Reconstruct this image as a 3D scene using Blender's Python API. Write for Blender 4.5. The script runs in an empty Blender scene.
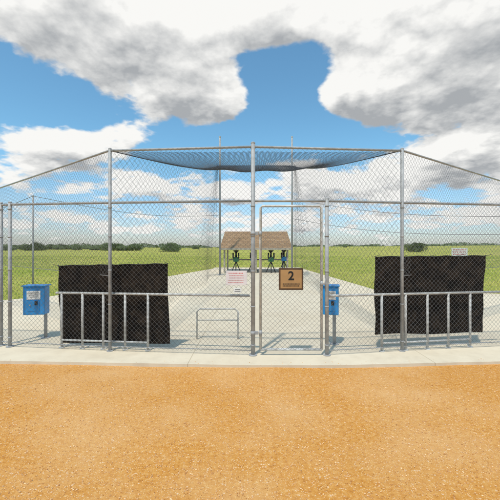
import bpy, math, random
import numpy as np
from mathutils import Vector, Matrix
random.seed(7); rng=np.random.default_rng(7)
S=bpy.context.scene
COL=S.collection
F=333.0; CH=1.69
def P(px,py,d): return Vector(((px-250)*d/F, d, CH-(py-247)*d/F))
def PX(px,d): return (px-250)*d/F

# ---------------------------------------------------------------- materials
def new_mat(name):
    m=bpy.data.materials.new(name); m.use_nodes=True
    nt=m.node_tree; b=nt.nodes['Principled BSDF']
    return m,nt,b
def simple(name,col,rough=.6,metal=0.,var=.15,scale=8.,bump=0.,bscale=60.,dark=None):
    m,nt,b=new_mat(name)
    tc=nt.nodes.new('ShaderNodeTexCoord')
    n=nt.nodes.new('ShaderNodeTexNoise'); n.inputs['Scale'].default_value=scale; n.inputs['Detail'].default_value=4
    nt.links.new(tc.outputs['Object'],n.inputs['Vector'])
    r=nt.nodes.new('ShaderNodeValToRGB')
    d=dark or tuple(c*(1-var*2) for c in col)
    r.color_ramp.elements[0].position=.35; r.color_ramp.elements[1].position=.65
    r.color_ramp.elements[0].color=(*d,1); r.color_ramp.elements[1].color=(*[min(1,c*(1+var)) for c in col],1)
    nt.links.new(n.outputs['Fac'],r.inputs['Fac']); nt.links.new(r.outputs['Color'],b.inputs['Base Color'])
    b.inputs['Roughness'].default_value=rough; b.inputs['Metallic'].default_value=metal
    if bump:
        n2=nt.nodes.new('ShaderNodeTexNoise'); n2.inputs['Scale'].default_value=bscale; n2.inputs['Detail'].default_value=4
        nt.links.new(tc.outputs['Object'],n2.inputs['Vector'])
        bp=nt.nodes.new('ShaderNodeBump'); bp.inputs['Strength'].default_value=bump; bp.inputs['Distance'].default_value=.02
        nt.links.new(n2.outputs['Fac'],bp.inputs['Height']); nt.links.new(bp.outputs['Normal'],b.inputs['Normal'])
    return m
M_steel=simple('galvanised_steel',(.37,.37,.365),.55,.0,.10,12)
M_wire=simple('galvanised_wire',(.16,.158,.155),.65,.0,.15,9)
M_white=simple('painted_pipe',(.58,.575,.55),.5,0,.1,14,dark=(.43,.41,.38))
M_net=simple('black_netting',(.035,.040,.052),.8)
M_cable=simple('steel_cable',(.25,.25,.25),.5,.4)
M_blue=simple('blue_paint',(.025,.27,.62),.4,0,.1,6)
M_whitepl=simple('white_label',(.75,.75,.72),.5,0,.04)
M_black=simple('black_metal',(.03,.03,.03),.5)
M_dark=simple('dark_rubber',(.02,.02,.022),.7)
M_wood=simple('brown_frame',(.09,.045,.02),.6)
M_tan=simple('tan_sign_face',(.43,.24,.095),.6,0,.05)
M_ink=simple('black_ink',(.012,.01,.01),.6)
M_red=simple('red_ink',(.62,.16,.16),.6)
M_pinkw=simple('white_sign_face',(.76,.69,.68),.5,0,.04)
M_green=simple('green_paint',(.03,.16,.06),.4)
M_trunk=simple('bark',(.10,.075,.05),.9,0,.2,10)
M_post=simple('shelter_post',(.40,.35,.28),.7)

def leafmat(name,c1,c2):
    m,nt,b=new_mat(name)
    tc=nt.nodes.new('ShaderNodeTexCoord')
    n=nt.nodes.new('ShaderNodeTexNoise'); n.inputs['Scale'].default_value=1.1; n.inputs['Detail'].default_value=3
    nt.links.new(tc.outputs['Object'],n.inputs['Vector'])
    r=nt.nodes.new('ShaderNodeValToRGB'); r.color_ramp.elements[0].position=.35; r.color_ramp.elements[1].position=.65
    r.color_ramp.elements[0].color=(*c1,1); r.color_ramp.elements[1].color=(*c2,1)
    nt.links.new(n.outputs['Fac'],r.inputs['Fac']); nt.links.new(r.outputs['Color'],b.inputs['Base Color'])
    b.inputs['Roughness'].default_value=.75
    return m
M_leaf=leafmat('foliage',(.09,.13,.045),(.18,.23,.08))
M_leaf2=leafmat('far_foliage',(.10,.14,.08),(.18,.22,.11))

def ground_mat(name,cols,scale,bump,bscale,speck=None,rough=.95,joints=False,bigscale=.25,bigcol=None,bigmax=.75):
    m,nt,b=new_mat(name); N=nt.nodes.new; L=nt.links.new
    tc=N('ShaderNodeTexCoord')
    n=N('ShaderNodeTexNoise'); n.inputs['Scale'].default_value=scale; n.inputs['Detail'].default_value=8; n.inputs['Roughness'].default_value=.68
    L(tc.outputs['Object'],n.inputs['Vector'])
    r=N('ShaderNodeValToRGB'); cr=r.color_ramp
    k=len(cols)
    cr.elements[0].position=.30; cr.elements[0].color=(*cols[0],1)
    cr.elements[1].position=.70; cr.elements[1].color=(*cols[-1],1)
    for i in range(1,k-1):
        e=cr.elements.new(.30+.40*i/(k-1)); e.color=(*cols[i],1)
    L(n.outputs['Fac'],r.inputs['Fac'])
    out=r.outputs['Color']
    if bigcol:
        nb=N('ShaderNodeTexNoise'); nb.inputs['Scale'].default_value=bigscale; nb.inputs['Detail'].default_value=6; nb.inputs['Roughness'].default_value=.6
        L(tc.outputs['Object'],nb.inputs['Vector'])
        mr=N('ShaderNodeMapRange'); mr.inputs['From Min'].default_value=.42; mr.inputs['From Max'].default_value=.66; mr.inputs['To Max'].default_value=bigmax
        L(nb.outputs['Fac'],mr.inputs['Value'])
        mx=N('ShaderNodeMixRGB'); L(mr.outputs['Result'],mx.inputs['Fac']); L(out,mx.inputs['Color1']); mx.inputs['Color2'].default_value=(*bigcol,1)
        out=mx.outputs['Color']
    if speck:
        for (sc,th,col) in speck:
            v=N('ShaderNodeTexVoronoi'); v.inputs['Scale'].default_value=sc
            L(tc.outputs['Object'],v.inputs['Vector'])
            sp=N('ShaderNodeSeparateColor'); L(v.outputs['Color'],sp.inputs['Color'])
            g=N('ShaderNodeMath'); g.operation='GREATER_THAN'; g.inputs[1].default_value=th; L(sp.outputs[0],g.inputs[0])
            l=N('ShaderNodeMath'); l.operation='LESS_THAN'; l.inputs[1].default_value=.38; L(v.outputs['Distance'],l.inputs[0])
            mu=N('ShaderNodeMath'); mu.operation='MULTIPLY'; L(g.outputs[0],mu.inputs[0]); L(l.outputs[0],mu.inputs[1])
            m3=N('ShaderNodeMath'); m3.operation='MULTIPLY'; m3.inputs[1].default_value=.8; L(mu.outputs[0],m3.inputs[0])
            mx=N('ShaderNodeMixRGB'); L(m3.outputs[0],mx.inputs['Fac']); L(out,mx.inputs['Color1']); mx.inputs['Color2'].default_value=(*col,1)
            out=mx.outputs['Color']
    if joints:
        mp=N('ShaderNodeMapping'); mp.inputs['Location'].default_value=(.9,-.1,0); L(tc.outputs['Object'],mp.inputs['Vector'])
        br=N('ShaderNodeTexBrick'); br.offset=0; br.inputs['Scale'].default_value=1; br.inputs['Brick Width'].default_value=3.6; br.inputs['Row Height'].default_value=3.0
        br.inputs['Mortar Size'].default_value=.007; br.inputs['Mortar Smooth'].default_value=.3
        br.inputs['Color1'].default_value=(1,1,1,1); br.inputs['Color2'].default_value=(.97,.97,.97,1); br.inputs['Mortar'].default_value=(.7,.67,.62,1)
        L(mp.outputs['Vector'],br.inputs['Vector'])
        mx=N('ShaderNodeMixRGB'); mx.blend_type='MULTIPLY'; mx.inputs['Fac'].default_value=1; L(out,mx.inputs['Color1']); L(br.outputs['Color'],mx.inputs['Color2'])
        out=mx.outputs['Color']
    L(out,b.inputs['Base Color']); b.inputs['Roughness'].default_value=rough
    b.inputs['Specular IOR Level'].default_value=.2
    n2=N('ShaderNodeTexNoise'); n2.inputs['Scale'].default_value=bscale; n2.inputs['Detail'].default_value=6; n2.inputs['Roughness'].default_value=.7
    L(tc.outputs['Object'],n2.inputs['Vector'])
    bp=N('ShaderNodeBump'); bp.inputs['Strength'].default_value=bump; bp.inputs['Distance'].default_value=.03
    L(n2.outputs['Fac'],bp.inputs['Height']); L(bp.outputs['Normal'],b.inputs['Normal'])
    return m
M_dirt=ground_mat('orange_crushed_granite',[(.44,.165,.028),(.60,.262,.050),(.66,.32,.078),(.74,.43,.15)],26,.5,60,
    speck=[(120,.78,(.84,.62,.36)),(80,.92,(.32,.12,.03)),(190,.78,(.50,.19,.04)),(55,.95,(.80,.58,.38))],bigscale=.8,bigcol=(.74,.44,.19),bigmax=.62)
M_conc=ground_mat('concrete',[(.60,.51,.38),(.69,.595,.445),(.74,.645,.49)],3.0,.12,80,joints=True,rough=.85,bigscale=.35,bigcol=(.64,.53,.38))
M_grass=ground_mat('grass_field',[(.19,.23,.03),(.29,.31,.045),(.42,.39,.08)],1.6,.3,12,bigscale=.06,bigcol=(.46,.40,.11),bigmax=.9)
def blade():
    m,nt,b=new_mat('grass_blades'); N=nt.nodes.new; L=nt.links.new
    tc=N('ShaderNodeTexCoord'); n=N('ShaderNodeTexNoise'); n.inputs['Scale'].default_value=.35; n.inputs['Detail'].default_value=6
    L(tc.outputs['Object'],n.inputs['Vector'])
    r=N('ShaderNodeValToRGB'); r.color_ramp.elements[0].position=.38; r.color_ramp.elements[1].position=.60
    r.color_ramp.elements[0].color=(.27,.37,.045,1); r.color_ramp.elements[1].color=(.58,.53,.14,1)
    L(n.outputs['Fac'],r.inputs['Fac']); L(r.outputs['Color'],b.inputs['Base Color']); b.inputs['Roughness'].default_value=.8
    return m
M_blade=blade()
def roofmat():
    m,nt,b=new_mat('brown_shingles'); N=nt.nodes.new; L=nt.links.new
    tc=N('ShaderNodeTexCoord'); br=N('ShaderNodeTexBrick'); br.inputs['Scale'].default_value=1
    br.inputs['Brick Width'].default_value=.3; br.inputs['Row Height'].default_value=.14; br.inputs['Mortar Size'].default_value=.010
    br.inputs['Color1'].default_value=(.27,.165,.085,1); br.inputs['Color2'].default_value=(.34,.22,.12,1); br.inputs['Mortar'].default_value=(.15,.09,.05,1)
    L(tc.outputs['Object'],br.inputs['Vector']); L(br.outputs['Color'],b.inputs['Base Color']); b.inputs['Roughness'].default_value=.9
    return m
M_roof=roofmat()
def tarpmat():
    m,nt,b=new_mat('black_windscreen'); N=nt.nodes.new; L=nt.links.new
    tc=N('ShaderNodeTexCoord')
    n=N('ShaderNodeTexNoise'); n.inputs['Scale'].default_value=7; n.inputs['Detail'].default_value=9; n.inputs['Roughness'].default_value=.75
    L(tc.outputs['Object'],n.inputs['Vector'])
    r=N('ShaderNodeValToRGB'); r.color_ramp.elements[0].position=.42; r.color_ramp.elements[1].position=.78
    r.color_ramp.elements[0].color=(.008,.0065,.006,1); r.color_ramp.elements[1].color=(.060,.042,.029,1)
    L(n.outputs['Fac'],r.inputs['Fac']); L(r.outputs['Color'],b.inputs['Base Color']); b.inputs['Roughness'].default_value=.95
    b.inputs['Specular IOR Level'].default_value=.10
    return m
M_tarp=tarpmat()

# ---------------------------------------------------------------- mesh builder
class MB:
    def __init__(s): s.v=[]; s.f=[]; s.sm=[]
    def tube(s,a,b,r,n=12,r2=None,caps=True):
        a=Vector(a); b=Vector(b); r2=r if r2 is None else r2
        d=(b-a).normalized(); u=d.orthogonal().normalized(); w=d.cross(u)
        o=len(s.v)
        for k in range(n):
            t=2*math.pi*k/n; q=u*math.cos(t)+w*math.sin(t)
            s.v.append(a+q*r); s.v.append(b+q*r2)
        for k in range(n):
            k2=(k+1)%n
            s.f.append((o+2*k,o+2*k2,o+2*k2+1,o+2*k+1)); s.sm.append(n>4)
        if caps:
            s.f.append(tuple(o+2*k for k in range(n))[::-1]); s.sm.append(False)
            s.f.append(tuple(o+2*k+1 for k in range(n))); s.sm.append(False)
        return s
    def path(s,pts,r,n=10):
        pts=[Vector(p) for p in pts]; o=len(s.v)
        ref=None
        for i,p in enumerate(pts):
            d=(pts[min(i+1,len(pts)-1)]-pts[max(i-1,0)]).normalized()
            if ref is None: ref=d.orthogonal().normalized()
            u=(ref-d*ref.dot(d)).normalized(); ref=u; w=d.cross(u)
            for k in range(n):
                t=2*math.pi*k/n; s.v.append(p+(u*math.cos(t)+w*math.sin(t))*r)
        for i in range(len(pts)-1):
            for k in range(n):
                k2=(k+1)%n
                s.f.append((o+i*n+k,o+i*n+k2,o+(i+1)*n+k2,o+(i+1)*n+k)); s.sm.append(True)
        s.f.append(tuple(o+k for k in range(n))[::-1]); s.sm.append(False)
        e=o+(len(pts)-1)*n; s.f.append(tuple(e+k for k in range(n))); s.sm.append(False)
        return s
    def ball(s,c,r,n=12,m=7,sc=(1,1,1)):
        c=Vector(c); o=len(s.v)
        for i in range(m+1):
            ph=math.pi*i/m
            for k in range(n):
                t=2*math.pi*k/n
                s.v.append(c+Vector((r*sc[0]*math.sin(ph)*math.cos(t),r*sc[1]*math.sin(ph)*math.sin(t),r*sc[2]*math.cos(ph))))
        for i in range(m):
            for k in range(n):
                k2=(k+1)%n
                s.f.append((o+i*n+k,o+(i+1)*n+k,o+(i+1)*n+k2,o+i*n+k2)); s.sm.append(True)
        return s
    def box(s,c,sz,bev=.0,M=None):
        c=Vector(c); x,y,z=[q/2 for q in sz]; o=len(s.v)
        if bev<=0:
            pts=[(i*x,j*y,k*z) for i in(-1,1) for j in(-1,1) for k in(-1,1)]
            fs=[(0,1,3,2),(4,6,7,5),(0,4,5,1),(2,3,7,6),(0,2,6,4),(1,5,7,3)]
        else:
            import bmesh
            bm=bmesh.new(); bmesh.ops.create_cube(bm,size=1); 
            for v in bm.verts: v.co=Vector((v.co.x*2*x,v.co.y*2*y,v.co.z*2*z))
            bmesh.ops.bevel(bm,geom=list(bm.edges),offset=bev,segments=2,affect='EDGES',profile=.5)
            bm.verts.index_update()
            pts=[tuple(v.co) for v in bm.verts]; fs=[tuple(v.index for v in f.verts) for f in bm.faces]; bm.free()
        for p in pts:
            p=Vector(p)
            if M is not None: p=M@p
            s.v.append(c+p)
        for f in fs: s.f.append(tuple(o+i for i in f)); s.sm.append(False)
        return s
    def poly(s,pts):
        o=len(s.v); s.v+= [Vector(p) for p in pts]; s.f.append(tuple(range(o,o+len(pts)))); s.sm.append(False); return s
    def mesh(s,name):
        me=bpy.data.meshes.new(name); me.from_pydata([tuple(v) for v in s.v],[],s.f)
        me.polygons.foreach_set('use_smooth',s.sm); me.update(); return me
def thing(name,loc,label,cat,group=None):
    e=bpy.data.objects.new(name,None); e.empty_display_size=.2; e.location=loc; COL.objects.link(e)
    e['label']=label; e['category']=cat
    if group: e['group']=group
    return e
def part(name,mb,mat,parent=None,label=None):
    me=mb if isinstance(mb,bpy.types.Mesh) else mb.mesh(name)
    me.materials.clear(); me.materials.append(mat)
    o=bpy.data.objects.new(name,me); COL.objects.link(o)
    if parent is not None:
        o.parent=parent
        w=Vector((0,0,0)); p=parent
        while p is not None: 
            if p.type=='EMPTY': w+=p.location
            p=p.parent
        o.matrix_parent_inverse=Matrix.Translation(-w)
    if label: o['label']=label
    return o
def wires(A,B,r,name):
    A=np.asarray(A,float); B=np.asarray(B,float); n=len(A)
    d=B-A; d/=np.linalg.norm(d,axis=1)[:,None]
    ref=np.tile([0.,1.,0.13],(n,1)); u=np.cross(d,ref); l=np.linalg.norm(u,axis=1)[:,None]; l[l<1e-4]=1; u/=l
    w=np.cross(d,u)
    V=[]
    for k in range(3):
        t=2*math.pi*k/3; q=(u*math.cos(t)+w*math.sin(t))*r
        V+= [A+q,B+q]
    V=np.stack(V,1).reshape(-1,3)
    base=(np.arange(n)*6)[:,None]
    q=np.array([[0,2,3,1],[2,4,5,3],[4,0,1,5]])
    Fc=(base[:,:,None]+q[None]).reshape(-1,4)
    me=bpy.data.meshes.new(name); me.vertices.add(len(V)); me.vertices.foreach_set('co',V.ravel())
    me.loops.add(Fc.size); me.loops.foreach_set('vertex_index',Fc.ravel())
    me.polygons.add(len(Fc)); me.polygons.foreach_set('loop_start',np.arange(len(Fc))*4)
    me.update(calc_edges=True); me.validate(); return me
def diamond(surf,nu,nv,r,name,weave=0.):
    I,J=np.meshgrid(np.arange(nu+1),np.arange(nv+1),indexing='ij')
    pts=surf(I.ravel()/nu,J.ravel()/nv).reshape(nu+1,nv+1,3)
    if weave:
        off=np.where(((I+J)//2)%2==0,weave,-weave); pts=pts.copy(); pts[...,1]+=off
    A=[];B=[]
    i=np.arange(nu); j=np.arange(nv)
    II,JJ=np.meshgrid(i,j,indexing='ij'); ev=((II+JJ)%2==0)
    A.append(pts[II[ev],JJ[ev]]); B.append(pts[II[ev]+1,JJ[ev]+1])
    od=~ev
    A.append(pts[II[od],JJ[od]+1]); B.append(pts[II[od]+1,JJ[od]])
    return wires(np.concatenate(A),np.concatenate(B),r,name)
def planar(p0,p1,z0,z1,cell=.037,r=.0019,name='chain_link_mesh'):
    p0=np.array(p0[:2],float); p1=np.array(p1[:2],float); L=np.linalg.norm(p1-p0)
    nu=max(2,int(L/cell)); nv=max(2,int((z1-z0)/cell))
    def s(u,v):
        xy=p0[None]+(p1-p0)[None]*u[:,None]
        return np.stack([xy[:,0],xy[:,1],z0+(z1-z0)*v],1)
    return diamond(s,nu,nv,r,name,weave=.002)

# ---------------------------------------------------------------- ground
def structure(name,mb,mat):
    o=part(name,mb,mat); o['kind']='structure'; return o
def gz(x,y):
    r=math.hypot(x,y)
    if r<45: return -.09
    t=min(1,(r-45)/250)
    return -.09+ t*t*(1.2+1.8*max(0,min(1,(x+20)/200)))+ .25*t*math.sin(x*.03)*math.sin(y*.021+1)
xs=sorted(set([-1500,-1000,-700,-500,-400]+list(range(-320,321,16))+[400,500,700,1000,1500]))
ys=sorted(set([-600,-300,-100,-40]+list(range(0,401,16))+[480,600,800,1100,1500,2200]))
g=MB()
for y in ys:
    for x in xs: g.v.append(Vector((x,y,gz(x,y))))
for j in range(len(ys)-1):
    for i in range(len(xs)-1):
        a=j*len(xs)+i; g.f.append((a,a+1,a+1+len(xs),a+len(xs))); g.sm.append(True)
structure('ground',g,M_grass)
def dz(x,y): return -.042+.009*math.sin(x*1.7+y*.9)*math.sin(y*2.3-x*.5)+.005*math.sin(x*5.1)*math.sin(y*4.3+1)
g=MB(); nx,ny=161,101
for j in range(ny):
    for i in range(nx):
        x=-15+30*i/(nx-1); y=-8+13.6*j/(ny-1)
        g.v.append(Vector((x,y,dz(x,y))))
for j in range(ny-1):
    for i in range(nx-1):
        a=j*nx+i; g.f.append((a,a+1,a+1+nx,a+nx)); g.sm.append(True)
structure('dirt_ground',g,M_dirt)
pad=[(-9,5.45),(-3.8,4.95),(.03,4.76),(1.2,4.76),(4.2,4.95),(9.5,5.5),(10.5,11.6),(4.95,13.2),(4.1,26),(4.1,27.5),(-2.9,27.5),(-2.9,26),(-6.8,11.5),(-9.5,9.2)]
g=MB(); n=len(pad)
g.poly([(x,y,0) for x,y in pad])
for i in range(n):
    a=pad[i]; b=pad[(i+1)%n]; g.poly([(a[0],a[1],-.12),(b[0],b[1],-.12),(b[0],b[1],0),(a[0],a[1],0)])
structure('concrete_pavement',g,M_conc)
def inpad(x,y):
    c=False; j=n-1
    for i in range(n):
        xi,yi=pad[i]; xj,yj=pad[j]
        if (yi>y)!=(yj>y) and x<(xj-xi)*(y-yi)/(yj-yi)+xi: c=not c
        j=i
    return c
g=MB()
for _ in range(22000):
    y=1.6+3.6*random.random()**1.0; x=(random.random()*2-1)*(y*.8+.6)
    if inpad(x,y): 
        if random.random()>.16*max(0,1-(y-4.75)/.3) : continue
        z0=0
    else: z0=dz(x,y)
    s=random.choice([.0025,.003,.003,.004,.004,.005,.006,.009]); 
    a=random.random()*6.28; ca,sa=math.cos(a)*s,math.sin(a)*s; k=random.uniform(.6,1)
    o=len(g.v)
    for p in [(ca,sa,0),(-sa*k,ca*k,0),(-ca,-sa,0),(sa*k,-ca*k,0),(0,0,s*.7),(0,0,-s*.7)]:
        g.v.append(Vector((x+p[0],y+p[1],z0+s*.3+p[2])))
    for f in [(0,1,4),(1,2,4),(2,3,4),(3,0,4),(1,0,5),(2,1,5),(3,2,5),(0,3,5)]:
        g.f.append(tuple(o+i for i in f)); g.sm.append(False)
M_peb=simple('granite_pebbles',(.74,.50,.26),.9,0,.2,25,dark=(.46,.20,.055))
o=part('gravel',g,M_peb); o['kind']='stuff'; o['label']='loose orange crushed granite pebbles on the dirt'; o['category']='gravel'
V=[];Fc=[]
cnt=0
while cnt<80000:
    y=5.5+60*random.random()**1.7; x=(random.random()*2-1)*(y*.95+4)
    if y<6.2 and abs(x)<14: continue
    if inpad(x,y): continue
    h=random.uniform(.03,.07)*(1+y*.010)+.02; w=.005+y*.0006; a=random.random()*6.28
    o_=len(V); z=gz(x,y)
    V+=[(x-math.cos(a)*w,y-math.sin(a)*w,z),(x+math.cos(a)*w,y+math.sin(a)*w,z),(x+random.uniform(-.05,.05),y+random.uniform(-.05,.05),z+h)]
    Fc.append((o_,o_+1,o_+2)); cnt+=1
me=bpy.data.meshes.new('grass'); me.from_pydata(V,[],Fc)
o=part('grass',me,M_blade); o['kind']='stuff'; o['label']='short yellow green grass of the field'; o['category']='grass'

# ---------------------------------------------------------------- fences
H=2.44; HT=3.28
C0=(0.047,5.20); C1=(1.20,5.20)
L110=(PX(110,5.41),5.41); L10=(PX(10,5.64),5.64); L0=(PX(2,5.72),5.70); LX=(-6.9,6.0)
R402=(PX(402,5.41),5.41); R500=(4.75,5.74); RX=(7.2,6.1)
def fence(base,label,posts,lowpts,highpts):
    T=thing('chain_link_fence',(base[0],base[1],0),label,'fence','chain link fence runs of the cage')
    for (p,h,r) in posts:
        part('post',MB().tube((p[0],p[1],0),(p[0],p[1],h),r,16).ball((p[0],p[1],h),r*1.12,14,6,(1,1,.7)).tube((p[0],p[1],0),(p[0],p[1],.015),r*2.0,14),M_steel,T)
        for z in (.15,.75,1.3,1.85,2.32):
            part('tension_band',MB().tube((p[0],p[1],z),(p[0],p[1],z+.022),r+.004,16),M_steel,T)
    part('top_rail',MB().path([(p[0],p[1],H-.03) for p in lowpts],.020,12),M_steel,T)
    part('bottom_rail',MB().path([(p[0],p[1],.075) for p in lowpts],.008,8),M_steel,T)
    for p,q in zip(lowpts[:-1],lowpts[1:]):
        part('chain_link_mesh',planar((p[0],p[1]-.022),(q[0],q[1]-.022),.05,H,r=.0018),M_wire,T)
    if highpts:
        part('upper_rail',MB().path([(p[0],p[1],HT-.025) for p in highpts],.019,12),M_steel,T)
        for p,q in zip(highpts[:-1],highpts[1:]):
            part('upper_mesh',planar((p[0],p[1]-.02),(q[0],q[1]-.02),H,HT-.02,cell=.037,r=.0014),M_wire,T)
    return T
fence(C0,'tall grey galvanized chain link fence beside the gate hinge post',
      [(C0,HT+.03,.033),(L110,HT,.026),(L10,H,.03),(L0,H,.028)],[C0,L110,L10,L0,LX],[C0,L110])
fence(C1,'tall grey galvanized chain link fence beside the gate latch post',
      [(C1,H,.03),(R402,HT,.026),(R500,H,.028)],[C1,R402,R500,RX],[C0,R402])
for c,e in ((L110,(-7.6,9.6)),(R402,(7.9,9.3))):
    T=thing('wing_fence',(c[0],c[1],0),'angled upper wing of chain link running back from fence post','fence','angled wings of the cage')
    part('top_rail',MB().tube((c[0],c[1],HT-.02),(e[0],e[1],HT-.02),.018,12),M_steel,T)
    part('post',MB().tube((e[0],e[1],0),(e[0],e[1],HT),.026,12),M_steel,T)
    part('chain_link_mesh',planar(c,e,H*.5,HT-.02,cell=.045,r=.0016),M_wire,T)
    part('cable',MB().tube((c[0],c[1],H*.5),(e[0],e[1],H*.5),.005,6),M_cable,T)
T=thing('gate',(C0[0],C0[1],0),'closed single chain link walk gate with steel pipe frame','gate')
gx0,gx1=PX(260.5,5.2),PX(321.5,5.2); y=5.2
fr=MB()
z0,z1=.09,2.33
fr.path([(gx0,y,z0),(gx0,y,z1-.03),(gx0+.03,y,z1),(gx1-.03,y,z1),(gx1,y,z1-.03),(gx1,y,z0+.0)],.02,12).tube((gx0,y,z0),(gx1,y,z0),.02,12)
part('gate_frame',fr,M_white,T)
part('chain_link_mesh',planar((gx0,y-.02),(gx1,y-.02),z0,z1,r=.0018),M_wire,T)
part('header_rail',MB().tube((C0[0],y,H-.03),(C1[0],y,H-.03),.021,12),M_steel,T)
for z in (.35,1.9):
    part('hinge',MB().box((C0[0]+.05,y,z),(.07,.03,.05),.004).tube((gx0,y,z-.04),(gx0,y,z+.04),.026,12).tube((C0[0],y,z-.03),(C0[0],y,z+.03),.039,12),M_steel,T)
la=MB().box((gx1+.05,y-.02,1.12),(.13,.018,.03),.003).tube((gx1,y,1.08),(gx1,y,1.16),.026,12).tube((C1[0]-.035,y-.035,1.06),(C1[0]-.035,y-.035,1.2),.008,8)
part('latch',la,M_steel,T)
# ---------------------------------------------------------------- low railings
def lerp(a,b,t): return (a[0]+(b[0]-a[0])*t,a[1]+(b[1]-a[1])*t)
def at_px(a,b,px):
    k=(px-250)/F
    t=(k*a[1]-a[0])/((b[0]-a[0])-k*(b[1]-a[1])); return lerp(a,b,t)
def off(p,d): return (p[0],p[1]+d)
def railing(a,b,vpx,pa,pb,label,pz=.92):
    A=off(at_px(a,b,pa),.05); B=off(at_px(a,b,pb),.05)
    T=thing('pipe_railing',(A[0],A[1],0),label,'railing','low white pipe railings')
    part('top_rail',MB().tube((A[0],A[1],pz),(B[0],B[1],pz),.020,12).ball((A[0],A[1],pz),.020).ball((B[0],B[1],pz),.020),M_white,T)
    vs=[off(at_px(a,b,v),.05) for v in vpx]
    part('bottom_rail',MB().tube((vs[0][0],vs[0][1],.13),(vs[-1][0],vs[-1][1],.13),.016,12),M_white,T)
    for v in vs:
        part('upright',MB().tube((v[0],v[1],.0),(v[0],v[1],pz),.020,12).tube((v[0],v[1],0),(v[0],v[1],.012),.045,12),M_white,T)
railing(L10,C0,[60,81,102,124,147],55,249,'low white painted pipe railing along chain link fence')
railing(C1,R500,[383,407,429,450,472],330,505,'low white painted pipe railing along chain link fence')
# ---------------------------------------------------------------- windscreens
def screen(a,b,corners,label,seed):
    (x0,y0),(x1,y1),(x2,y2),(x3,y3)=corners
    rr=random.Random(seed)
    nx,nz=90,60; g=MB(); ph=[rr.random()*6 for _ in range(8)]
    def pos(u,v):
        px=(x0*(1-u)+x1*u)*(1-v)+(x3*(1-u)+x2*u)*v
        py=(y0*(1-u)+y1*u)*(1-v)+(y3*(1-u)+y2*u)*v
        p=off(at_px(a,b,px),.11); d=p[1]
        z=CH-(py-247)*d/F
        z+= .014*(abs(math.sin(u*math.pi*4+ph[0])))*(1-v)*-1 + .010*math.sin(u*9+ph[1])*v
        dy=.008*math.sin(u*14+ph[2]+2.5*math.sin(v*4+ph[4]))+.004*math.sin(u*31+ph[3]+v*9)+.008*math.sin(v*13+u*8+ph[5])+.005*math.sin(v*23-u*17+ph[6])
        return Vector((p[0]+.008*math.sin(v*8+ph[0]),d+dy*(.5+.5*v)+.03,z))
    for j in range(nz+1):
        for i in range(nx+1): g.v.append(pos(i/nx,j/nz))
    for j in range(nz):
        for i in range(nx):
            q=j*(nx+1)+i; g.f.append((q,q+1,q+2+nx,q+1+nx)); g.sm.append(True)
    b0=pos(0,1)
    T=thing('windscreen',(b0.x,b0.y,b0.z),label,'windscreen','black mesh windscreens tied to fence')
    part('cloth',g,M_tarp,T)
    part('hem',MB().path([pos(i/24,0)+Vector((0,-.004,-.004)) for i in range(25)],.006,6),M_black,T)
    for u in (0,.25,.5,.75,1):
        p=pos(u,0); part('tie',MB().tube(p,(p.x,p.y-.16,p.z+.03),.003,6).ball(p,.012,8,5),M_black,T)
screen(L10,C0,[(53,265),(165,263),(168,344),(56,343)],'wrinkled black mesh windscreen panel tied low on fence',3)
screen(C1,R500,[(378,256),(491,255),(488,333),(378,335)],'black brown mesh windscreen panel tied to fence',8)
# ---------------------------------------------------------------- token boxes
def tokenbox(px0,px1,pyt,pyb,d,ppx,rot):
    c=P((px0+px1)/2,(pyt+pyb)/2,d); w=(px1-px0)*d/F; h=(pyb-pyt)*d/F; dep=.2
    px_=PX(ppx,d)
    T=thing('token_box',(px_,d+.05,0),'blue metal coin box on a grey steel post','coin box','blue coin boxes')
    R=Matrix.Rotation(rot,3,'Z')
    w2=w*.88
    part('body',MB().box(c,(w2,dep,h),.015,R),M_blue,T)
    part('lid',MB().box(c+Vector((0,0,h/2+.012)),(w2+.03,dep+.04,.022),.006,R),M_blue,T)
    fy=-dep/2-.004
    part('label_plate',MB().box(c+R@Vector((0,fy,h*.20)),(w2*.62,.006,h*.30),0,R),M_whitepl,T)
    part('door',MB().box(c+R@Vector((0,fy,-h*.18)),(w2*.55,.008,h*.36),.003,R),M_blue,T)
    part('coin_slot',MB().box(c+R@Vector((w2*.12,fy-.006,-h*.08)),(.05,.012,.07),.003,R),M_black,T)
    part('lock',MB().ball(c+R@Vector((-w2*.15,fy-.008,-h*.15)),.014),M_steel,T)
    ink=MB()
    for k in range(3): ink.box(c+R@Vector((0,fy-.005,h*(.28-.07*k))),(w2*(.5-.08*k),.002,.010),0,R)
    part('label_marking',ink,M_cable,T)
    part('post',MB().tube((px_,d+.05,0),(px_,d+.05,c.z+h*.3),.03,14).tube((px_,d+.05,0),(px_,d+.05,.012),.08,14),M_steel,T)
tokenbox(25,48,286,314,6.15,44,.12)
tokenbox(322,339.5,286,314,5.75,335,-.25)
def stand():
    d=6.1; a=P(197,309,d); b=P(238,309,d)
    T=thing('pipe_stand',(a.x,d,0),'low grey pipe hoop standing on concrete behind fence','stand')
    part('frame',MB().path([Vector((a.x,d,0)),a-Vector((0,0,.05)),a+Vector((.05,0,0)),b-Vector((.05,0,0)),b-Vector((0,0,.05)),Vector((b.x,d,0))],.014,10),M_white,T)
    part('crossbar',MB().tube((a.x,d,.35),(b.x,d,.35),.010,10),M_white,T)
stand()
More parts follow.
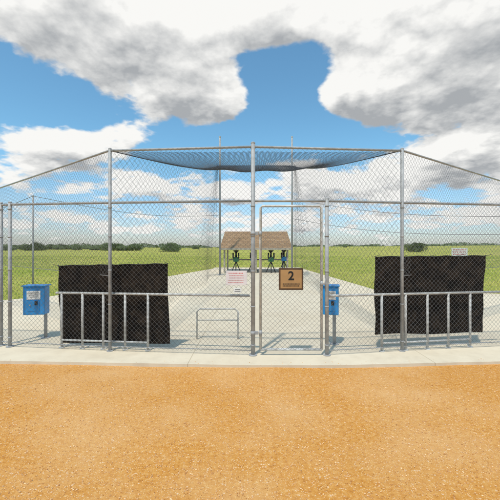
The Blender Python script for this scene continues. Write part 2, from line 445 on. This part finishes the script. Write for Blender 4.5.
# ---------------------------------------------------------------- signs
def text(body,size,loc,mat,parent,name='lettering'):
    cu=bpy.data.curves.new('t','FONT'); cu.body=body; cu.size=size; cu.align_x='CENTER'; cu.align_y='CENTER'; cu.extrude=.001; cu.offset=size*.02
    o=bpy.data.objects.new('t',cu); COL.objects.link(o); bpy.context.view_layer.update()
    me=bpy.data.meshes.new_from_object(o.evaluated_get(bpy.context.evaluated_depsgraph_get()))
    me.transform(Matrix.Translation(loc)@Matrix.Rotation(math.pi/2,4,'X'))
    bpy.data.objects.remove(o)
    return part(name,me,mat,parent)
d=5.165
c=P(291,279,d); w=24.5*d/F; h=22*d/F
T=thing('gate_sign',(c.x,d,c.z-h/2),'tan square sign with number 2 in brown frame on gate','sign')
part('frame',MB().box((c.x,d,c.z),(w,.018,h),.004),M_wood,T)
part('panel',MB().box((c.x,d-.011,c.z),(w*.86,.008,h*.84)),M_tan,T)
text('2',.19,(c.x,d-.017,c.z+.045),M_ink,T,'number')
ink=MB(); rr=random.Random(2)
for row,zz in ((0,-.075),(1,-.105)):
    x=-w*.34
    while x<w*.32:
        q=rr.uniform(.008,.02); ink.box((c.x+x+q/2,d-.0165,c.z+zz),(q,.002,.014)); x+=q+.006
part('small_lettering',ink,M_ink,T)
d=5.16
c=P(236.5,278,d); w=21*d/F; h=14.5*d/F
T=thing('notice_sign',(c.x,d,c.z-h/2),'white notice sign with red lettering wired to fence','sign')
part('panel',MB().box((c.x,d,c.z),(w,.006,h),.002),M_pinkw,T)
ink=MB()
for row in range(5):
    x=-w*.42+rr.uniform(0,.03); zz=h*.33-row*h*.16; hh=.015 if row<1 else .008; e=w*rr.uniform(.26,.38)
    while x<e:
        q=rr.uniform(.006,.018); ink.box((c.x+x+q/2,d-.0045,c.z+zz),(q,.002,hh)); x+=q+.009
part('small_lettering',ink,M_red,T)
for sx in(-1,1):
    for sz in(-1,1): part('fastener',MB().ball((c.x+sx*w*.46,d-.004,c.z+sz*h*.42),.005,8,4),M_steel,T)
c2=P(237.5,290.5,d)
T=thing('notice_plate',(c2.x,d,c2.z-.03),'small pale plate wired to fence under notice sign','sign')
part('panel',MB().box(c2,(.12,.005,.075),.002),M_whitepl,T)
part('small_lettering',MB().box(c2+Vector((0,-.004,.015)),(.08,.002,.008)).box(c2+Vector((0,-.004,-.012)),(.09,.002,.006)),M_ink,T)
d=16; c=P(459.5,252,d); w=16*d/F; h=8*d/F
T=thing('field_sign',(c.x,d,gz(c.x,d)),'small white sign with red lettering on thin post in grass','sign')
part('panel',MB().box((c.x,d,c.z),(w,.01,h)),M_whitepl,T)
ink=MB()
for row in range(3):
    x=-w*.42
    while x<w*.36:
        q=rr.uniform(.03,.08); ink.box((c.x+x+q/2,d-.007,c.z+h*(.28-.28*row)),(q,.003,.05)); x+=q+.03
part('small_lettering',ink,M_red,T)
part('post',MB().tube((c.x,d+.03,gz(c.x,d)),(c.x,d+.03,c.z+h/2),.025,10),M_steel,T)
# ---------------------------------------------------------------- poles and nets
DP=20.
def pole(px,pyt,d,r,label):
    x=PX(px,d); zt=CH-(pyt-247)*d/F; zb=0 if inpad(x,d) else gz(x,d)
    T=thing('net_pole',(x,d,zb),label,'pole','tall steel net poles')
    part('shaft',MB().tube((x,d,zb-.03),(x,d,zt),r,14,r*.8).ball((x,d,zt),r,12,6),M_steel,T)
    part('base_plate',MB().box((x,d,zb+.01),(r*5,r*5,.03)),M_steel,T)
    return Vector((x,d,zt))
pl=pole(220,137,DP,.062,'tall slim grey steel pole holding the batting net')
pr=pole(292,137,DP,.062,'tall slim grey steel pole holding the batting net')
pf=pole(33,196,13,.04,'shorter slim grey steel pole beside the grass')
zp=CH+82*DP/F
fa=(PX(114,5.42),5.40); fb=(PX(398,5.4),5.4)
T=thing('batting_net',(C0[0],5.2,0),'black overhead batting cage net sagging between front rail and poles','net')
def roof(u,v):
    x0=fa[0]+(fb[0]-fa[0])*u; x1=pl.x+(pr.x-pl.x)*u
    y0=5.25+.15*np.abs(u*2-1); X=x0+(x1-x0)*v; Y=y0+(DP-y0)*v
    Z=HT-.04+(zp-HT)*v - .22*np.sin(math.pi*v)- .14*np.sin(math.pi*u)*np.sin(math.pi*np.minimum(1,v*.9+.1)) -.03*np.sin(u*19)*np.sin(math.pi*v)
    return np.stack([X,Y,Z],1)
part('roof_net',diamond(roof,96,200,.0025,'roof_net'),M_net,T)
for u in (0,1):
    pts=[Vector(roof(np.array([float(u)]),np.array([k/24]))[0]) for k in range(25)]
    part('edge_rope',MB().path(pts,.009,6),M_net,T)
    def side(a,b,u=u):
        top=roof(np.full_like(a,float(u)),a)
        Z=top[:,2]*b+.15*(1-b)
        X=top[:,0]+.12*np.sin(a*14)*(1-b); Y=top[:,1]
        return np.stack([X,Y,Z],1)
    part('side_net',diamond(side,110,40,.0018,'side_net'),M_net,T)
pts=[Vector(roof(np.array([k/16]),np.array([1.]))[0]) for k in range(17)]
part('edge_rope',MB().path(pts,.012,6),M_net,T)
for q,sgn in ((pl,-1),(pr,1)):
    for j in range(2):
        def fold(u,v,j=j,q=q,sgn=sgn):
            sp=.05+(.70+.35*j)*(1-v)
            X=q.x+sgn*(.12+.35*j*(1-v))+ (u-.5)*sp + sgn*.45*(1-v)+.05*np.sin(u*17+v*3)
            Y=q.y-.2-.9*j*(1-v)+.16*np.sin(u*23)
            Z=(zp-.05)*v+.4*(1-v)
            return np.stack([X,Y,Z],1)
        part('gathered_net',diamond(fold,10,60,.0028,'gathered_net'),M_net,T)
for a,b in ((pf,Vector((-13,13.5,pf.z-.6))),(pf,Vector((pl.x,DP,3.6))),(Vector((pr.x,DP,4.6)),Vector((11.,13.2,2.9))),(Vector((pr.x,DP,3.4)),Vector((11.,13.2,2.2)))):
    T=thing('net_cable',tuple(a),'thin steel cable strung from net pole','cable','thin steel cables')
    pts=[a.lerp(b,k/16)-Vector((0,0,.35*math.sin(math.pi*k/16))) for k in range(17)]
    part('strand',MB().path(pts,.010,6),M_cable,T)
# ---------------------------------------------------------------- shelter
d0=21.4; d1=25.0
xl,xr=PX(219.5,d0),PX(292.5,d0); ze=CH-1.5*d0/F
dr=(d0+d1)/2; rl,rr_=PX(225,dr),PX(287,dr); zr=CH+15.5*dr/F
T=thing('shelter',((xl+xr)/2,dr,0),'small open shelter with brown shingle hip roof over pitching machines','shelter')
g=MB()
A,B,C,D=Vector((xl,d0,ze)),Vector((xr,d0,ze)),Vector((xr,d1,ze)),Vector((xl,d1,ze)); E,Fv=Vector((rl,dr,zr)),Vector((rr_,dr,zr))
g.poly([A,B,Fv,E]).poly([B,C,Fv]).poly([C,D,E,Fv]).poly([D,A,E]).poly([D,C,B,A])
part('roof',g,M_roof,T)
fa_=MB(); t=.12
fa_.box(((xl+xr)/2,d0-.015,ze-.03),(xr-xl+.06,.03,t)).box(((xl+xr)/2,d1+.015,ze-.03),(xr-xl+.06,.03,t)).box((xl-.015,dr,ze-.03),(.03,d1-d0,t)).box((xr+.015,dr,ze-.03),(.03,d1-d0,t))
part('fascia',fa_,M_post,T)
for x in (xl+.3,(xl+xr)/2,xr-.3):
    for yy in (d0+.25,d1-.25):
        part('post',MB().box((x,yy,ze/2-.05),(.11,.11,ze-.1),.01),M_post,T)
part('rail',MB().box(((xl+xr)/2,d1-.25,.75),(xr-xl-.8,.05,.1)),M_post,T)
def machine(x,y,mat,s=1.):
    T=thing('pitching_machine',(x,y,0),'dark two wheel pitching machine on tripod legs under shelter','pitching machine','pitching machines')
    for a in (-2.2,0,2.2):
        part('leg',MB().tube((x,y,.75*s),(x+.38*math.sin(a),y-.38*math.cos(a)*.8,0.01),.03,8),M_black,T)
    part('body',MB().box((x,y,.88*s),(.36,.42,.3),.03),mat,T)
    part('wheel',MB().tube((x-.22,y-.15,1.12*s),(x-.14,y-.15,1.12*s),.19,18),M_dark,T)
    part('wheel',MB().tube((x+.14,y-.15,1.12*s),(x+.22,y-.15,1.12*s),.19,18),M_dark,T)
    part('hopper',MB().tube((x,y+.1,1.0*s),(x,y+.12,1.32*s),.06,12).tube((x,y+.12,1.32*s),(x,y+.12,1.48*s),.07,16,.2),M_black,T)
machine(PX(236,21.9),21.9,M_green); machine(PX(271,21.9),21.9,M_green); machine(PX(253,23),23,M_blue); machine(PX(284,22.8),22.8,M_blue)
# ---------------------------------------------------------------- trees
def crown_mesh(w,h,seed,n=4200):
    r=random.Random(seed); V=[];Fs=[]
    cl=[]
    for _ in range(26):
        a=r.random()*6.28; q=r.random()**.5
        cl.append((math.cos(a)*q*w*.40,math.sin(a)*q*w*.40,h*(.14+.60*r.random()*(1-.6*q)),w*r.uniform(.10,.2)))
    for _ in range(n):
        c=r.choice(cl); 
        v=Vector((r.gauss(0,1),r.gauss(0,1),r.gauss(0,1))).normalized()*c[3]*r.uniform(.6,1.1)
        p=Vector((c[0]+v.x,c[1]+v.y,max(.1,c[2]+v.z*.75)))
        u=Vector((r.gauss(0,1),r.gauss(0,1),r.gauss(0,1))).normalized(); q=u.orthogonal().normalized()
        s=r.uniform(.10,.2); o=len(V)
        V+=[p+u*s,p+q*s*.7,p-u*s,p-q*s*.7]; Fs.append((o,o+1,o+2,o+3))
    me=bpy.data.meshes.new('crown'); me.from_pydata([tuple(v) for v in V],[],Fs); me.materials.append(M_leaf); return me,cl
def trunk_mesh(w,h,cl):
    g=MB(); g.tube((0,0,-.2),(0.1,0,h*.35),.22,10,.15)
    for c in cl[:7]: g.tube((0.1,0,h*.33),(c[0],c[1],c[2]),.10,7,.03)
    me=g.mesh('trunk'); me.materials.append(M_trunk); return me
protos=[]
for k,(w,h) in enumerate(((7,4.6),(8.5,4.2),(6,5.2))):
    cm,cl=crown_mesh(w,h,20+k); protos.append((cm,trunk_mesh(w,h,cl)))
def tree(k,x,y,s,label,group='oak trees along the far edge of the field'):
    T=bpy.data.objects.new('oak_tree',None); T.location=(x,y,gz(x,y)); T.scale=s; T.rotation_euler[2]=random.random()*6
    T['label']=label; T['category']='tree'
    if group: T['group']=group
    COL.objects.link(T)
    for nm,me in zip(('crown','trunk'),protos[k]):
        o=bpy.data.objects.new(nm,me); COL.objects.link(o); o.parent=T
for i in range(30):
    px=2+i*4.5+random.uniform(-2.5,2.5); dd=random.uniform(135,200)
    s=random.uniform(.6,1.15); tree(i%3,PX(px,dd),dd,(s*1.15,s,s*random.uniform(.6,1.0)),'dark green spreading oak tree at the field edge')
tree(1,PX(171.5,118),118,(.95,.95,.9),'round dark green oak standing alone in the field',None)
tree(0,PX(415,108),108,(1.12,1.12,.98),'lone dark green oak on the grassy rise',None)
for px,dd,s in ((139,170,.6),(196,195,.6),(345,250,.6)):
    tree(random.randrange(3),PX(px,dd),dd,(s,s,s*.8),'small distant green oak tree at the field edge')
V=[];Fs=[]
for _ in range(11000):
    x=random.uniform(-420,420); dd=random.uniform(330,360)
    hh=1.6+1.6*math.sin(x*.05)*math.sin(x*.013+2)+1.0*math.sin(x*.21)+(1.0 if x<0 else -.6)
    if hh<.3: continue
    z=gz(x,dd)+random.random()*hh; s=random.uniform(.5,1.1); o_=len(V)
    a=random.uniform(-.8,.8); b=random.uniform(-.6,.6)
    V+=[(x-s,dd,z-s*.4+a*.3),(x+b,dd+a,z-s*.5),(x+s,dd,z+s*.4),(x-b,dd-a,z+s*.6)]; Fs.append((o_,o_+1,o_+2,o_+3))
me=bpy.data.meshes.new('woods'); me.from_pydata(V,[],Fs)
o=part('distant_woods',me,M_leaf2); o['kind']='stuff'; o['label']='hazy line of distant low woods on the horizon'; o['category']='woods'

# ---------------------------------------------------------------- world
W=bpy.data.worlds.new('World'); S.world=W; W.use_nodes=True
W.cycles.sampling_method='MANUAL'; W.cycles.sample_map_resolution=256
nt=W.node_tree; nt.nodes.clear(); NN=nt.nodes.new; LL=nt.links.new
sun_el=math.radians(66); sun_az=math.radians(205)
sky=NN('ShaderNodeTexSky'); sky.sky_type='NISHITA'; sky.sun_disc=False; sky.sun_elevation=sun_el; sky.sun_rotation=sun_az
sky.air_density=1.0; sky.dust_density=.8; sky.ozone_density=1.6
gr=bpy.data.node_groups.new('cloud_density','ShaderNodeTree')
gr.interface.new_socket('Vector',in_out='INPUT',socket_type='NodeSocketVector')
gr.interface.new_socket('Density',in_out='OUTPUT',socket_type='NodeSocketFloat')
gn=gr.nodes.new; gl=gr.links.new
gi=gn('NodeGroupInput'); go=gn('NodeGroupOutput')
def math2(op,a,b=None,c=None):
    m=gn('ShaderNodeMath'); m.operation=op
    for i,q in enumerate((a,b,c)):
        if q is None: continue
        if isinstance(q,(int,float)): m.inputs[i].default_value=q
        else: gl(q,m.inputs[i])
    return m.outputs[0]
sx=gn('ShaderNodeSeparateXYZ'); gl(gi.outputs[0],sx.inputs[0])
den=math2('ADD',math2('MAXIMUM',sx.outputs['Z'],0),.30)
vd=gn('ShaderNodeVectorMath'); vd.operation='DIVIDE'
mulv=gn('ShaderNodeVectorMath'); mulv.operation='MULTIPLY'; mulv.inputs[1].default_value=(1,1,1.6); gl(gi.outputs[0],mulv.inputs[0])
cb=gn('ShaderNodeCombineXYZ'); 
for i in range(3): gl(den,cb.inputs[i])
gl(mulv.outputs[0],vd.inputs[0]); gl(cb.outputs[0],vd.inputs[1])
n1=gn('ShaderNodeTexNoise'); n1.inputs['Scale'].default_value=3.4; n1.inputs['Detail'].default_value=9; n1.inputs['Roughness'].default_value=.56
gl(vd.outputs[0],n1.inputs['Vector'])
n3=gn('ShaderNodeTexNoise'); n3.inputs['Scale'].default_value=9.0; n3.inputs['Detail'].default_value=3; n3.inputs['Roughness'].default_value=.5
gl(vd.outputs[0],n3.inputs['Vector'])
bil=math2('ABSOLUTE',math2('SUBTRACT',n3.outputs['Fac'],.5))
acc=math2('MULTIPLY_ADD',math2('SUBTRACT',n1.outputs['Fac'],.5),2.5,-.19)
acc=math2('ADD',acc,math2('MULTIPLY',bil,-1.0))
blobs=[(110,20,170,50,.80),(150,70,100,50,.66),(205,105,55,30,.58),(275,8,80,34,.6),(400,35,130,55,.82),(450,85,110,50,.70),(345,105,50,24,.48),(510,70,80,70,.5),
 (75,145,78,24,.88),(5,165,40,16,.4),(138,184,40,11,.6),(210,188,70,18,.50),(60,190,80,11,.5),(350,172,85,20,.55),(465,158,75,26,.88),(300,192,80,16,.45),(430,200,95,16,.55),(250,224,340,13,.40),
 (25,92,60,32,-.8),(285,88,44,36,-.95),(285,130,80,22,-.75),(190,146,55,15,-.7)]
for (bx,by,rx,ry,wt) in blobs:
    c=Vector(((bx-250)/F,1,(247-by)/F)); L_=c.length; c.normalize()
    sb=gn('ShaderNodeVectorMath'); sb.operation='SUBTRACT'; gl(gi.outputs[0],sb.inputs[0]); sb.inputs[1].default_value=c
    ml=gn('ShaderNodeVectorMath'); ml.operation='MULTIPLY'; gl(sb.outputs[0],ml.inputs[0]); ml.inputs[1].default_value=(F*L_/rx,F*L_/rx*.7,F*L_/ry)
    ln=gn('ShaderNodeVectorMath'); ln.operation='LENGTH'; gl(ml.outputs[0],ln.inputs[0])
    mr=gn('ShaderNodeMapRange'); mr.interpolation_type='SMOOTHSTEP'; mr.inputs['From Min'].default_value=.15; mr.inputs['From Max'].default_value=1.45
    mr.inputs['To Min'].default_value=wt; mr.inputs['To Max'].default_value=0; gl(ln.outputs['Value'],mr.inputs['Value'])
    acc=math2('ADD',acc,mr.outputs['Result'])
gl(acc,go.inputs[0])
tc=NN('ShaderNodeTexCoord')
def dens(offset):
    v=tc.outputs['Generated']
    if offset:
        a=NN('ShaderNodeVectorMath'); a.operation='ADD'; LL(v,a.inputs[0]); a.inputs[1].default_value=offset; v=a.outputs[0]
    g_=NN('ShaderNodeGroup'); g_.node_tree=gr; LL(v,g_.inputs[0]); return g_.outputs[0]
def wm(op,a,b=None,c=None):
    m=NN('ShaderNodeMath'); m.operation=op
    for i,q in enumerate((a,b,c)):
        if q is None: continue
        if isinstance(q,(int,float)): m.inputs[i].default_value=q
        else: LL(q,m.inputs[i])
    return m.outputs[0]
def wmr(v,a,b,c,d,sm=True):
    m=NN('ShaderNodeMapRange'); m.interpolation_type='SMOOTHSTEP' if sm else 'LINEAR'
    LL(v,m.inputs['Value'])
    for k,q in zip(('From Min','From Max','To Min','To Max'),(a,b,c,d)): m.inputs[k].default_value=q
    return m.outputs['Result']
D0=dens(None); D1=dens((-.010,-.0,.040))
alpha=wmr(D0,-.08,.24,0,1)
thick=wmr(D1,.15,1.35,0,1)
rel=wmr(wm('SUBTRACT',D0,D1),-.50,.50,0,1,False)
val=wm('MULTIPLY_ADD',thick,-.44,.89)
val=wm('ADD',val,wm('MULTIPLY',wm('SUBTRACT',rel,.5),.55))
val=wm('MINIMUM',wm('MAXIMUM',val,.30),1.0)
cr=NN('ShaderNodeMixRGB'); LL(wmr(val,.3,.95,0,1,False),cr.inputs['Fac']); cr.inputs['Color1'].default_value=(.40,.42,.44,1); cr.inputs['Color2'].default_value=(.95,.945,.92,1)
bg1=NN('ShaderNodeBackground'); bg1.inputs['Strength'].default_value=.14
sz=NN('ShaderNodeSeparateXYZ'); LL(tc.outputs['Generated'],sz.inputs[0])
tm=NN('ShaderNodeMixRGB'); LL(wmr(sz.outputs['Z'],.0,.28,0,1),tm.inputs['Fac']); tm.inputs['Color1'].default_value=(.98,1.04,1.20,1); tm.inputs['Color2'].default_value=(.86,1.28,1.28,1)
tint=NN('ShaderNodeMixRGB'); tint.blend_type='MULTIPLY'; tint.inputs['Fac'].default_value=1; LL(tm.outputs[0],tint.inputs['Color2'])
LL(sky.outputs[0],tint.inputs['Color1']); LL(tint.outputs[0],bg1.inputs['Color'])
bg2=NN('ShaderNodeBackground'); LL(cr.outputs[0],bg2.inputs['Color']); bg2.inputs['Strength'].default_value=1.0
mx=NN('ShaderNodeMixShader'); LL(alpha,mx.inputs[0]); LL(bg1.outputs[0],mx.inputs[1]); LL(bg2.outputs[0],mx.inputs[2])
wo=NN('ShaderNodeOutputWorld'); LL(mx.outputs[0],wo.inputs[0])
sd=bpy.data.lights.new('sun','SUN'); sd.energy=3.3; sd.angle=math.radians(1.8); sd.color=(1,.93,.83)
so=bpy.data.objects.new('sun',sd); COL.objects.link(so)
dirv=Vector((math.sin(sun_az)*math.cos(sun_el),math.cos(sun_az)*math.cos(sun_el),math.sin(sun_el)))
so.rotation_euler=dirv.to_track_quat('Z','Y').to_euler(); so.location=(0,0,20)
cd=bpy.data.cameras.new('camera'); cd.lens=F/500*36; cd.sensor_width=36; cd.shift_y=-.006; cd.clip_end=4000; cd.clip_start=.05
co=bpy.data.objects.new('camera',cd); COL.objects.link(co); co.location=(0,0,CH); co.rotation_euler=(math.pi/2,0,0); S.camera=co
S.view_settings.view_transform='Standard'; S.view_settings.look='None'; S.view_settings.exposure=0
